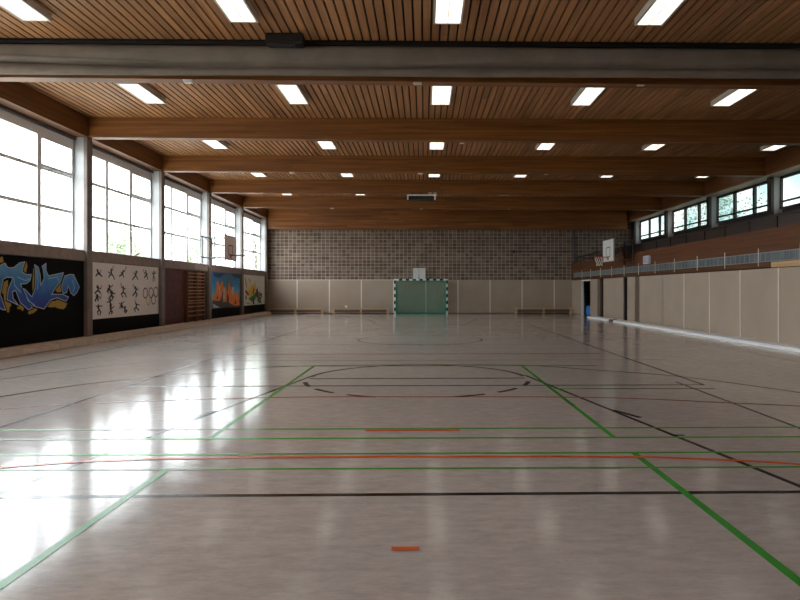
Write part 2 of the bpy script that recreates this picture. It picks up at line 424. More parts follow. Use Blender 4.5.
# windows
def window(n, side, y0, y1):
    xw = -9.72 if side == 'L' else 12.93
    s = 1 if side == 'L' else -1
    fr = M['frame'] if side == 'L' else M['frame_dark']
    z0, z1 = (2.55, 5.62) if side == 'L' else (4.36, 5.53)
    r = sroot('window_%d' % n, (xw, (y0+y1)/2, z0))
    a, b = xw-.03, xw+.03
    f = MB(); g = MB(); p = MB()
    head = 5.38 if side == 'L' else 5.44
    f.box(a-.01, b+.01, y0, y1, head, z1); f.box(a-.01, b+.01, y0, y1, z0, z0+.06)
    f.box(a-.01, b+.01, y0, y0+.06, z0, head); f.box(a-.01, b+.01, y1-.06, y1, z0, head)
    w = (y1-y0)/3
    zs = (4.57, 3.60) if side == 'L' else (4.62,)
    for k in (1, 2): g.box(a-.02, b+.02, y0+w*k-.07, y0+w*k+.07, z0, head)
    for k in range(3):
        for z in zs:
            t = .042 if side == 'L' else .032
            g.box(a+.005, b-.005, y0+w*k, y0+w*(k+1), z-t, z+t)
        if side == 'L' and k != 1 and (k == 2):     # opening sash in the upper field
            q0, q1 = y0+w*k+.04, y0+w*(k+1)-.06
            g.box(b, b+.03, q0, q1, 4.59, 4.66); g.box(b, b+.03, q0, q1, 5.31, 5.38)
            g.box(b, b+.03, q0, q0+.05, 4.66, 5.31); g.box(b, b+.03, q1-.05, q1, 4.66, 5.31)
    p.box(xw-.004, xw+.004, y0+.05, y1-.05, z0+.05, head+.01)
    if side == 'L':
        sl = MB(); sl.box(-9.80, -9.36, y0, y1, 2.26, 2.55, bev=.012); sl.build('window_sill', M['sill'], r)
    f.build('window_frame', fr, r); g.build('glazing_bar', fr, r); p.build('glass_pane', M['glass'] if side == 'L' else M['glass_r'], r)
n = 1
for i in range(len(COL)-1): window(n, 'L', COL[i]+CT, COL[i+1]); n += 1

# edge beam under the ceiling, left
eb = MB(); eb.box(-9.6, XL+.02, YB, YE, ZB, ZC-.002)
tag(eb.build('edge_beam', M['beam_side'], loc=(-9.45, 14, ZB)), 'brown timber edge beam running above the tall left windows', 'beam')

# ------------------------------------------------------------------ cross beams
names = {4: 'timber cross beam nearest the camera, just behind the grey rolled curtain',
         5: 'timber cross beam second from the camera, with ceiling lamps before and behind it',
         6: 'timber cross beam third from the camera', 7: 'timber cross beam fourth from the camera, with a joint plate at its middle',
         8: 'timber cross beam fifth from the camera, just before the end wall'}
for i in range(4, 9):
    y = COL[i]
    r = thing('timber_beam', (1.45, y+CT/2, ZB), names[i], 'beam', 'timber cross beams')
    mb = MB(); zr = 5.57; x0, x1, zt = XL, XR+.16, ZC-.003
    mb.add([(x0, y, ZB), (x0, y+CT, ZB), (x1, y+CT, zr), (x1, y, zr), (x0, y, zt), (x0, y+CT, zt), (x1, y+CT, zt), (x1, y, zt)],
           [(0, 1, 2, 3), (4, 7, 6, 5), (0, 3, 7, 4), (1, 5, 6, 2), (0, 4, 5, 1), (3, 2, 6, 7)])
    mb.build('beam_body', M['beam'], r)
    mb = MB(); mb.box(XL, XL+.012, y-.012, y, ZB, ZC-.01); mb.box(XL-.0, XL+.05, y-.01, y, ZB-.03, ZB)
    mb.build('joint_plate', M['dark'], r)
    if i == 7:
        mb = MB(); mb.box(-1.04, .69, y-.025, y, ZB-.01, ZC-.02, bev=.005); mb.build('splice_board', M['beam'], r)
mb = MB(); mb.box(-9.34, 12.2, 36.45, YE, 5.06, 6.235, bev=.006)
r = thing('timber_beam', (1.45, 36.6, 5.06), 'deep boarded timber beam closing the top of the end block wall', 'beam', 'timber cross beams')
mb.build('beam_body', M['lintel'], r)

# ------------------------------------------------------------------ end wall
mb = MB(); mb.box(-9.85, 13.2, YE, YE+.3, 0, ZC+.06)
wb = struct(mb.build('wall_back', M['block']))
seam = [-9.43, -7.62, -5.69, -3.77, -1.83, .11, 2.05, 3.99, 5.93, 7.88, 9.0]
mb = MB()
for a, b in zip(seam[:-1], seam[1:]): mb.box(a+.02, b-.02, YE-.05, YE, .05, 2.03, bev=.006)
mb.build('padding_panel', M['panel'], wb)
mb = MB()
for s_ in seam[1:-1]: mb.box(s_-.03, s_+.03, YE-.06, YE, .05, 2.03)
mb.box(-9.43, -1.8, YE-.055, YE, 2.03, 2.06)
mb.build('joint_strip', M['white'], wb)
mb = MB(); mb.box(-9.43, 9.0, YE-.03, YE, 0, .05); struct(mb.build('baseboard_back', M['benchdark']))
mb = MB(); mb.box(XL-.5, XR+.98, YB-.3, YB, 0, ZC+.06); struct(mb.build('wall_front', M['plaster']))
mb = MB(); mb.tube([(9.07, YE-.06, 2.0), (9.07, YE-.06, 5.05)], .055, 10)
tag(mb.build('wall_pipe', M['rail'], loc=(9.07, YE-.06, 2.0)), 'dark brown vertical pipe on the end wall where the gallery begins', 'pipe')
mb = MB(); mb.box(5.45, 9.0, YE-.03, YE, 3.72, 3.76); mb.box(5.35, 5.5, YE-.05, YE, 3.66, 3.82, bev=.02)
tag(mb.build('wall_conduit', M['dark'], loc=(7.2, YE-.02, 3.74)), 'thin dark horizontal conduit across the end block wall', 'conduit')

# ------------------------------------------------------------------ right wall
wr = MB()
T = .16
for (a, b) in ((YB, 26.82), (27.33, 30.42), (31.05, 32.85), (34.55, YE)): wr.box(9.02, 9.02+T, a, b, 0, 2.03)
wr.box(9.02, 9.02+T, YB, YE, 1.98, 2.45)
wr_o = struct(wr.build('wall_right', M['storage']))
mb = MB(); sy = [25.3]
y = 22.78
seams_r = [22.78, 20.90, 19.02, 17.15, 15.28, 13.40, 11.52, 9.65, 7.78, 5.90, 4.0, 2.1, .2, -1.7, -3.6, -5.5, YB]
prev = 25.3
for s_ in seams_r:
    mb.box(8.97, 9.02, s_+.02, prev-.02, .02, 2.0, bev=.006); prev = s_
for a, b in ((25.85, 26.80), (27.36, 30.40), (31.46, 32.80), (34.60, YE-.06)): mb.box(8.97, 9.02, a, b, .02, 2.0, bev=.006)
mb.build('padding_panel', M['panel'], wr_o)
mb = MB()
for s_ in seams_r[1:-1]: mb.box(8.955, 9.0, s_-.02, s_+.02, .02, 2.0)
mb.build('joint_strip', M['white'], wr_o)
mb = MB(); mb.box(8.985, 9.02, 25.32, 25.83, 0, 2.0); mb.box(8.99, 9.10, 31.03, 31.44, 0, 2.0)
mb.build('brown_post', plain('brown_post', (.13, .085, .06), .6), wr_o)  # brown strips paint in the shade of a recess and a wall return
# storage doorway frame
d = sroot('door_1', (9.0, 33.7, 0))
mb = MB(); mb.box(8.95, 9.06, 34.46, 34.58, 0, 2.0); mb.box(8.95, 9.06, 32.80, 34.60, 1.92, 2.0)
mb.build('door_frame', M['white'], d)
# storage rooms behind and gallery slab
mb = MB(); mb.box(12.98, 13.2, YB, YE, 0, 4.37); mb.box(12.98, 13.2, YB, YE, 5.57, ZC+.06)
ow = struct(mb.build('wall_outer', plain('gallery_rear_wall', (.016, .010, .008), .7)))
mb = MB(); mb.box(9.1, 12.98, YB, YE, 2.45, 2.60); struct(mb.build('floor_gallery', M['storage']))
mb = MB(); mb.box(10.9, 11.0, 24, YE, 0, 2.45); mb.box(9.18, 10.9, 24, 24.1, 0, 2.45); struct(mb.build('wall_storage', M['storage']))
# gym mat roll in the doorway
mb = MB(); ringpts = []
for k in range(2): mb.tube([(9.22, 33.75+.56*k, .28), (9.9, 33.85+.56*k, .28)], .27, 20)
tag(mb.build('gym_mat', M['blue'], loc=(9.8, 33.6, 0)), 'rolled blue vinyl gym mats lying in the open storage doorway', 'mat')

# upper windows right, columns, edge beam
for i in range(len(COL)-1): window(n, 'R', COL[i]+CT, COL[i+1]); n += 1
rl = {6: 'light grey pier between the two nearest gallery windows on the right', 7: 'light grey pier third from the end wall on the gallery side',
      8: 'light grey pier second from the end wall on the gallery side', 9: 'light grey pier beside the end wall on the gallery side'}
for i in (5, 6, 7, 8, 9):
    y = COL[i]; y1 = y+CT if i < 9 else YE
    mb = MB(); mb.box(12.66, 12.96, y, y1, 2.6, 5.53, bev=.006)
    lb = rl.get(i+0, 'light grey pier nearest the camera on the gallery side')
    r = thing('gallery_column', (12.5, y+CT/2, 2.6), lb, 'column', 'piers between the gallery windows')
    mb.build('pier', plain('pier_paint', (.50, .46, .45), .7) if i == 5 else bpy.data.materials['pier_paint'], r)
    mb = MB(); mb.box(12.56, 12.66, y-.01, y1, 2.6, 5.53); mb.build('facing_board', M['frame_dark'], r)
mb = MB(); mb.box(XR+.13, 12.62, YB, YE, 5.57, ZC-.002)
r = thing('edge_beam', (12.35, 14, ZB), 'brown timber edge beam with a pale underside above the gallery windows', 'beam')
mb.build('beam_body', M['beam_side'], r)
mb = MB(); mb.box(XR+.14, 12.97, YB, YE, 5.53, 5.57, bev=.004); mb.build('soffit_board', plain('soffit_cream', (.42, .32, .23), .5), r)

# parapet, fascia, lattice band
mb = MB(); mb.box(8.95, 9.06, YB, YE, 2.43, 3.03, bev=.006); mb.box(8.955, 9.02, 15.6, YE, 2.03, 2.43); mb.box(8.955, 9.02, YB, 15.6, 2.16, 2.43)
pp = struct(mb.build('wall_parapet', M['parapet']))
mb = MB(); mb.box(8.955, 9.02, YB, 15.6, 2.02, 2.16); mb.build('pine_board', M['lightwood'], pp)
lr = thing('lattice_band', (8.92, 14, 2.17), 'long blue-grey lattice band with thin white posts along the timber parapet', 'lattice')
mb = MB(); mb.box(8.925, 8.954, YB+.1, 36.3, 2.19, 2.41); mb.build('infill_strip', M['lattice'], lr)
mb = MB(); mb.box(8.905, 8.93, YB+.1, 36.3, 2.405, 2.425); mb.box(8.905, 8.93, YB+.1, 36.3, 2.17, 2.188)
y = YB+.1
while y < 36.3: mb.box(8.912, 8.926, y, y+.014, 2.18, 2.41); y += .26
mb.build('lattice_bar', plain('lattice_white', (.27, .27, .26), .5), lr)
y = 34.3
while y > 3:
    mb = MB(); mb.box(8.895, 8.91, y-.009, y+.009, 2.07, 2.54); mb.build('white_post', M['white'], lr); y -= 1.82
# gallery railing
rr = thing('gallery_railing', (9.1, 14, 3.03), 'dark steel railing standing on the timber gallery parapet', 'railing')
mb = MB(); mb.box(9.06, 9.13, YB, 36.7, 3.34, 3.40, bev=.01); mb.build('handrail', M['rail'], rr)
mb = MB(); mb.box(9.08, 9.11, YB, 36.7, 3.20, 3.23); mb.build('middle_rail', M['rail'], rr)
mb = MB(); mb.box(9.085, 9.10, YB, 30.4, 3.03, 3.335); mb.build('infill_board', M['rail'], rr)
y = 35.95
while y > 0:
    mb = MB(); mb.box(9.06, 9.11, y-.03, y+.03, 3.0, 3.37); mb.build('rail_post', M['rail'], rr); y -= 1.36
# low white kerb on the right
def kerb(y0, y1):
    fx = lambda y: 8.76-.0195*(y-10)
    mb = MB(); v = []
    for y in (y0, y1):
        a = fx(y); v += [(a, y, 0), (a, y, .07), (a+.015, y, .085), (a+.29, y, .115), (a+.30, y, .11), (a+.30, y, 0)]
    f = [(i, (i+1) % 6, 6+(i+1) % 6, 6+i) for i in range(6)] + [(5, 4, 3, 2, 1, 0), (6, 7, 8, 9, 10, 11)]
    mb.add(v, f); return mb
tag(kerb(YB, 27.1).build('floor_kerb', M['white_paint'], loc=(8.7, 14, 0)), 'long low white kerb on the floor before the right wall padding', 'kerb')
tag(kerb(27.9, 31.1).build('floor_kerb', M['white_paint'], loc=(8.5, 29.5, 0)), 'short white kerb piece before the dark storage openings, beyond the gap', 'kerb')
mb = MB(); mb.box(8.44, 8.72, 27.2, 27.8, 0, .09, bev=.02)
tag(mb.build('kerb_block', M['dark'], loc=(8.6, 27.5, 0)), 'small dark block in the gap between the two white kerbs', 'block')
# notice on the parapet
r = thing('wall_box', (8.93, 24.25, 2.5), 'square pale grey box fixed to the timber parapet beyond the right basket', 'box')
mb = MB(); mb.box(8.86, 8.95, 23.95, 24.58, 2.47, 2.80, bev=.015); mb.build('housing', plain('box_pale', (.50, .50, .56), .5), r)
mb = MB(); mb.box(8.853, 8.862, 24.02, 24.51, 2.51, 2.76); mb.build('front_plate', plain('box_front', (.38, .37, .42), .5), r)

# ------------------------------------------------------------------ divider curtain
cur = thing('divider_curtain', (1.45, 11.95, 5.6), 'grey canvas divider curtain gathered up and folded under the ceiling across the hall', 'curtain')
mb = MB(); NX = 110
prof = [(12.05, 6.17), (11.86, 6.165), (11.80, 6.145), (11.775, 6.07), (11.78, 5.96), (11.80, 5.87), (11.83, 5.825), (11.93, 5.79), (11.93, 5.765), (11.84, 5.745), (11.80, 5.71), (11.795, 5.66), (11.82, 5.605), (11.88, 5.595), (12.0, 5.66)]
vs = []; P_ = len(prof)
for i in range(NX+1):
    x = -9.3+21.5*i/NX
    e = max(0, (-5.2-x)/4.0); e2 = max(0, (x-6.5)/6)
    for j, (y, z) in enumerate(prof):
        w = math.sin(x*.9+j*.8)*.008+math.sin(x*2.3+j*1.7)*.005
        dz = w
        if 5 <= j <= 9: dz += .10*e - .0 + .05*math.sin(x*.35)*.3+.05*e2
        if j in (3, 4): dz += .02*e
        if j == 2: dz += .0
        vs.append((x, y+w*1.2, z+dz))
fs = [(i*P_+j, i*P_+j+1, (i+1)*P_+j+1, (i+1)*P_+j) for i in range(NX) for j in range(P_-1)]
mb.add(vs, fs, 0, True)
mb.build('canvas_pack', M['canvas'], cur)
mb = MB(); vs = []
for i in range(41):                                  # slack fold hanging over at the left end
    t = i/40; x = -9.3+4.2*t
    vs += [(x, 11.765, 6.00-.17*t), (x, 11.745, 5.955-.17*t), (x, 11.765, 5.92-.14*t)]
mb.add(vs, [(i*3+j, i*3+j+1, i*3+j+4, i*3+j+3) for i in range(40) for j in (0, 1)], 0, True)
mb.build('slack_fold', M['canvas'], cur)
mb = MB(); mb.box(-9.3, 12.2, 11.80, 12.1, 6.17, 6.245); mb.build('curtain_track', M['dark'], cur)
mo = thing('curtain_motor', (-2.6, 11.45, 6.02), 'dark drive unit on the ceiling in front of the rolled curtain', 'motor')
mb = MB(); mb.box(-2.95, -2.25, 11.40, 11.66, 6.05, 6.235, bev=.02); mb.build('motor_housing', M['dark'], mo)
mb = MB(); mb.tube([(-2.75, 11.5, 6.06), (-2.4, 11.5, 6.06)], .04, 12); mb.build('drive_roller', M['dark'], mo)

# ------------------------------------------------------------------ ceiling lamps
def lamp(loc):
    r = thing('ceiling_lamp', loc, 'x', 'ceiling lamp', 'rectangular ceiling lamps')
    x, y, z = loc; W = .25; Lh = .74
    mb = MB()
    mb.box(x-W, x+W, y-Lh, y+Lh, z+.03, z+.12); mb.box(x-W, x-W+.035, y-Lh, y+Lh, z-.005, z+.03); mb.box(x+W-.035, x+W, y-Lh, y+Lh, z-.005, z+.03)
    mb.box(x-W, x+W, y-Lh, y-Lh+.03, z-.005, z+.03); mb.box(x-W, x+W, y+Lh-.03, y+Lh, z-.005, z+.03); mb.box(x-.006, x+.006, y-Lh, y+Lh, z+.001, z+.03)
    mb.build('lamp_housing', M['housing'], r)
    for s_ in (-1, 1):
        mb = MB(); a, b = (x-W+.035, x-.008) if s_ < 0 else (x+.008, x+W-.035)
        mb.box(a, b, y-Lh+.03, y+Lh-.03, z+.005, z+.029); mb.build('diffuser', M['diffuser'], r)
    return r
LX = [-6.70, -3.13, .42, 3.97, 7.55, 11.55]; LY = [9.98, 14.68, 19.6, 24.6, 29.5]
rown = ['in the row in front of the rolled curtain', 'in the first row behind the rolled curtain', 'in the second row behind the rolled curtain',
        'in the third row behind the rolled curtain', 'in the farthest row of lit lamps']
coln = ['leftmost lamp', 'second lamp from the left', 'third lamp from the left', 'fourth lamp from the left', 'fifth lamp from the left', 'sixth lamp from the left']
proto = None
for j, y in enumerate(LY):
    for i, x in enumerate(LX):
        if (j == 0 and i > 3) or (j == 1 and i > 4) or (j == 4 and i > 4): continue
        loc = (x, y, ZC-.12)
        if proto is None: o = proto = lamp(loc)
        else: o = copy_tree(proto, loc)
        o['label'] = coln[i]+' '+rown[j]
# small white emergency luminaires under the beams
for bi, rowl in ((4, 'behind the rolled curtain'), (6, 'under the third cross beam'), (8, 'under the fifth cross beam')):
    for x, side in ((-4.72, 'left'), (-.13, 'middle'), (4.41, 'right')):
        y = COL[bi]+.08
        r = thing('emergency_light', (x, y, ZB-.07), 'small white emergency light box %s, %s of three' % (rowl, side), 'emergency light', 'small white boxes under the beams')
        mb = MB(); mb.box(x-.1, x+.1, y-.07, y+.07, ZB-.035, ZB, bev=.008); mb.build('mounting_plate', M['white_paint'], r)
        mb = MB(); mb.box(x-.09, x+.09, y-.06, y+.06, ZB-.075, ZB-.035, bev=.015); mb.build('lens_cover', plain('lens_white', (.8, .77, .72), .3) if 'lens_white' not in bpy.data.materials else bpy.data.materials['lens_white'], r)
mb = MB(); mb.tube([(1.23, 19.8, ZC-.05), (1.23, 19.8, ZC+.01)], [.07, .05], 16)
tag(mb.build('smoke_detector', M['white_paint'], loc=(1.23, 19.8, ZC-.04)), 'small round white detector on the ceiling between the second and third beams', 'detector')
# hanging unit under the fourth beam
hu = thing('hanging_unit', (-.11, 26.75, 5.36), 'flat dark box in a white U-shaped frame hanging below the fourth cross beam', 'ceiling unit')
mb = MB(); mb.box(-.66, .44, 26.55, 26.95, 5.36, 5.54, bev=.02); mb.build('box_body', M['dark'], hu)
mb = MB(); mb.box(-.73, .51, 26.49, 26.54, 5.53, 5.58); mb.box(-.73, -.67, 26.49, 26.54, 5.36, 5.54); mb.box(.45, .51, 26.49, 26.54, 5.36, 5.54); mb.build('white_frame', M['white_paint'], hu)
for q in (-.5, -.14, .32):
    mb = MB(); mb.box(q-.02, q+.02, 26.6, 26.64, 5.54, ZC if COL[7]+CT < 26.6 else ZB); mb.build('hanger', M['dark'], hu)
mb = MB()
for k in range(2): mb.box(.18+.22*k, .34+.22*k, 26.5, 26.56, 5.585, 5.615); mb.box(.18+.22*k, .34+.22*k, 26.5, 26.56, 5.64, 5.67)
mb.build('cream_clip', plain('cream_clip', (.6, .5, .33), .4), hu)

# ------------------------------------------------------------------ murals
XM = -9.40
def flat(mb, pts, layer, mi=0, x0=XM):
    import bmesh
    # triangulate concave outline
    from mathutils.geometry import tessellate_polygon
    v3 = [Vector((x0+.004+.0015*layer, y, z)) for y, z in pts]
    tris = tessellate_polygon([v3])
    fs = []
    for t in tris:
        a, b, c = (v3[i] for i in t)
        nrm = (b-a).cross(c-a)
        fs.append(tuple(t) if nrm.x > 0 else tuple(t[::-1]))
    mb.add([v[:] for v in v3], fs, mi)
def oval(cy, cz, ry, rz, n=20, wob=0., rot=0.):
    out = []
    for k in range(n):
        a = 2*PI*k/n; q = 1+wob*math.sin(3*a+cy*9)+wob*.6*math.sin(5*a+cz*7)
        u, v = ry*q*math.cos(a), rz*q*math.sin(a)
        out.append((cy+u*math.cos(rot)-v*math.sin(rot), cz+u*math.sin(rot)+v*math.cos(rot)))
    return out
def outline(mb, pts, w, layer, mi=0, closed=True, x0=XM):
    n = len(pts); rng = range(n if closed else n-1)
    for i in rng:
        a, b = pts[i], pts[(i+1) % n]; dy, dz = b[0]-a[0], b[1]-a[1]; l = math.hypot(dy, dz) or 1
        ny, nz = -dz/l*w/2, dy/l*w/2; e = w*.35; dy, dz = dy/l*e, dz/l*e
        flat(mb, [(a[0]+ny-dy, a[1]+nz-dz), (b[0]+ny+dy, b[1]+nz+dz), (b[0]-ny+dy, b[1]-nz+dz), (a[0]-ny-dy, a[1]-nz-dz)], layer, mi, x0)

# bay 1: graffiti (letters as big blue shapes on black)
g = thing('graffiti_mural', (XM, 14.6, .2), 'black wall board with blue graffiti lettering and yellow splashes', 'mural', 'painted boards under the left windows')
mb = MB(); mb.box(-9.47, XM, COL[4]+CT, COL[5], .17, 2.24); mb.build('black_board', M['black'], g)
GR = {'letters': [[(13.48, 2.0), (13.65, 1.96), (13.86, 2.06), (13.99, 1.96), (14.17, 1.97), (14.38, 2.09), (14.57, 2.12), (14.51, 2.01), (14.47, 1.88), (14.62, 1.82), (14.8, 1.83), (14.76, 1.69), (14.62, 1.61), (14.4, 1.6), (14.52, 1.45), (14.84, 1.03), (14.69, 0.99), (14.4, 1.17), (14.24, 1.45), (14.13, 1.42), (14.15, 1.27), (14.33, 1.11), (13.95, 1.24), (13.99, 1.48), (14.1, 1.65), (14.15, 1.74), (13.95, 1.75), (13.82, 1.7), (13.73, 1.36), (13.9, 1.01), (13.77, 1.03), (13.52, 1.22)], [(14.92, 2.07), (15.07, 2.01), (15.14, 1.82), (15.16, 1.57), (15.29, 1.74), (15.26, 1.94), (15.21, 2.04), (15.37, 2.12), (15.37, 1.94), (15.47, 1.81), (15.79, 1.86), (16.11, 1.91), (15.98, 1.68), (15.75, 1.51), (15.6, 1.35), (16.07, 1.34), (16.33, 1.27), (16.22, 1.16), (15.82, 1.26), (15.54, 1.2), (15.29, 0.99), (14.89, 1.07), (14.67, 1.25), (14.49, 1.49), (14.58, 1.47), (14.82, 1.29), (14.94, 1.49), (14.96, 1.81)], [(16.15, 1.82), (16.37, 1.87), (16.57, 1.87), (16.68, 1.72), (16.84, 1.54), (16.72, 1.39), (16.57, 1.31), (16.43, 1.38), (16.32, 1.58), (16.24, 1.39), (16.07, 1.36), (16.02, 1.56)]], 'yellow': [(13.89, 1.46, 0.075, 0.185), (13.98, 1.11, 0.075, 0.11), (14.57, 1.99, 0.07, 0.11), (14.91, 1.65, 0.055, 0.22), (15.87, 1.1, 0.345, 0.095), (15.86, 1.55, 0.16, 0.125), (14.43, 1.09, 0.095, 0.085), (16.5, 1.55, 0.105, 0.135), (13.75, 2.12, 0.075, 0.055), (14.82, 0.97, 0.125, 0.065), (15.34, 1.26, 0.13, 0.125), (15.68, 1.7, 0.1, 0.08), (13.87, 1.99, 0.055, 0.06)], 'hi': [[(14.17, 1.72), (14.2, 1.56), (14.4, 1.41)], [(14.29, 1.76), (14.58, 1.68), (14.76, 1.73)], [(15.44, 1.74), (15.82, 1.79), (15.89, 1.7)], [(14.98, 1.93), (15.05, 1.69), (15.03, 1.49)], [(14.52, 1.45), (14.67, 1.21), (14.92, 1.09)], [(16.49, 1.71), (16.6, 1.54), (16.53, 1.4)]]}
M['graffiti'] = zgrad('graffiti_blue', [(.012, .025, .24), (.018, .09, .42), (.05, .23, .55), (.14, .40, .62)], .95, 2.05)
for i, p in enumerate(GR['yellow']):
    mb = MB(); flat(mb, oval(p[0], p[1], p[2]*1.3, p[3]*1.25, n=16, wob=.22), .5+.1*i); mb.build('yellow_splash', paint('ochre', (.42, .25, .025)), g)
for i, p in enumerate(GR['letters']):
    mb = MB(); outline(mb, p, .085, 1.6+.8*i); mb.build('black_outline', M['black'], g)
for i, p in enumerate(GR['letters']):
    mb = MB()
    flat(mb, p, 2+.8*i)
    mb.build('lettering', M['graffiti'], g)
for i, p in enumerate(GR['letters']):
    mb = MB(); outline(mb, p, .022, 2.4+.8*i); mb.build('pale_outline', paint('pale_blue', (.48, .55, .65)), g)
for p in GR['hi']:
    mb = MB(); outline(mb, p, .03, 6, closed=False); mb.build('light_stroke', paint('light_blue', (.25, .52, .68)), g)

# bay 2: pictograms
g = thing('pictogram_board', (XM, 19.5, .2), 'white wall board with rows of small black sport figures and five coloured rings', 'mural', 'painted boards under the left windows')
mb = MB(); mb.box(-9.47, XM, 17.33, 21.87, .17, .62); mb.build('black_base', M['black'], g)
mb = MB(); mb.box(-9.47, XM+.01, 17.40, 21.80, .62, 2.25, bev=.004); mb.build('white_board', plain('board_white', (.86, .80, .77), .6, var=.04), g)
PX = XM+.012
FIG = [(17.77, 1.94, 0.6), (18.52, 1.95, 0.9), (19.21, 1.96, 0.6), (20.09, 1.94, 0.9), (20.82, 1.96, 0.95), (21.41, 1.95, 1.1), (17.78, 1.45, 0.8), (17.75, 1.23, 0.6), (18.42, 1.48, 0.8), (18.56, 1.3, 0.8), (19.25, 1.4, 1.1), (20.09, 1.4, 1.1), (17.8, 0.89, 0.9), (18.45, 1.05, 0.8), (18.5, 0.85, 0.8), (19.12, 0.97, 0.5), (19.35, 0.84, 0.6), (20.12, 0.9, 0.9)]
rnd = random.Random(3)
for (y, z, s_) in FIG:
    s_ *= .66
    mb = MB(); flat(mb, oval(y+rnd.uniform(-.04, .04), z+.19*s_, .045, .045, 10), 0, 0, PX)
    lean = rnd.uniform(-.10, .10)
    hip = (y+lean*.4, z-.02*s_); sh = (y-lean*.3, z+.13*s_)
    outline(mb, [hip, sh], .075, 1, 0, False, PX)
    for k in (-1, 1):
        kn = (hip[0]+k*rnd.uniform(.04, .13), hip[1]-rnd.uniform(.06, .13)*s_); ft = (kn[0]+rnd.uniform(-.09, .12)*k, kn[1]-rnd.uniform(.07, .14)*s_)
        outline(mb, [hip, kn, ft], .05, 2, 0, False, PX)
        el = (sh[0]+k*rnd.uniform(.06, .14), sh[1]+rnd.uniform(-.08, .06)); ha = (el[0]+k*rnd.uniform(-.02, .1), el[1]+rnd.uniform(-.02, .13))
        outline(mb, [sh, el, ha], .03, 3, 0, False, PX)
    mb.build('sport_figure', paint('figure_black', (.02, .02, .022)), g)
RINGS = [(20.75, 1.35, 'navy_ring', (0.03, 0.05, 0.12)), (21.18, 1.36, 'black_ring', (0.03, 0.04, 0.04)), (21.55, 1.38, 'crimson_ring', (0.3, 0.05, 0.12)), (20.97, 1.12, 'yellow_ring', (0.6, 0.45, 0.08)), (21.37, 1.13, 'green_ring', (0.03, 0.12, 0.07))]
for (y, z, nm, col) in RINGS:
    mb = MB(); outline(mb, oval(y, z, .165, .165, 28), .036, 5, 0, True, PX); mb.build(nm, paint(nm, col), g)

# bay 3: brick infill with wall bars
mb = MB(); mb.box(-9.47, -9.42, 22.15, 26.63, .17, 2.24); mb.box(-9.42, -9.38, 26.1, 26.63, .17, 2.24, 1)
tag(mb.build('brick_panel', [M['brick'], M['storage']], loc=(-9.44, 24.4, .17)), 'dark maroon brick infill behind the wall bars under the third window', 'brick panel')
wbx = thing('wall_bars', (-9.35, 25.1, .17), 'brown wooden gymnastics wall bars standing before the maroon brick infill', 'wall bars')
for y in (24.22, 25.16, 26.08):
    mb = MB(); mb.box(-9.42, -9.28, y-.04, y+.04, .17, 2.2, bev=.006); mb.build('upright', M['barpost'], wbx)
zz = [.42, .60, .78, .92, 1.02, 1.16, 1.30, 1.42, 1.56, 1.70, 1.84, 1.98, 2.12]
for z in zz:
    mb = MB(); mb.tube([(-9.31, 24.2, z), (-9.31, 26.1, z)], .022, 8); mb.build('rung', M['bars'], wbx)

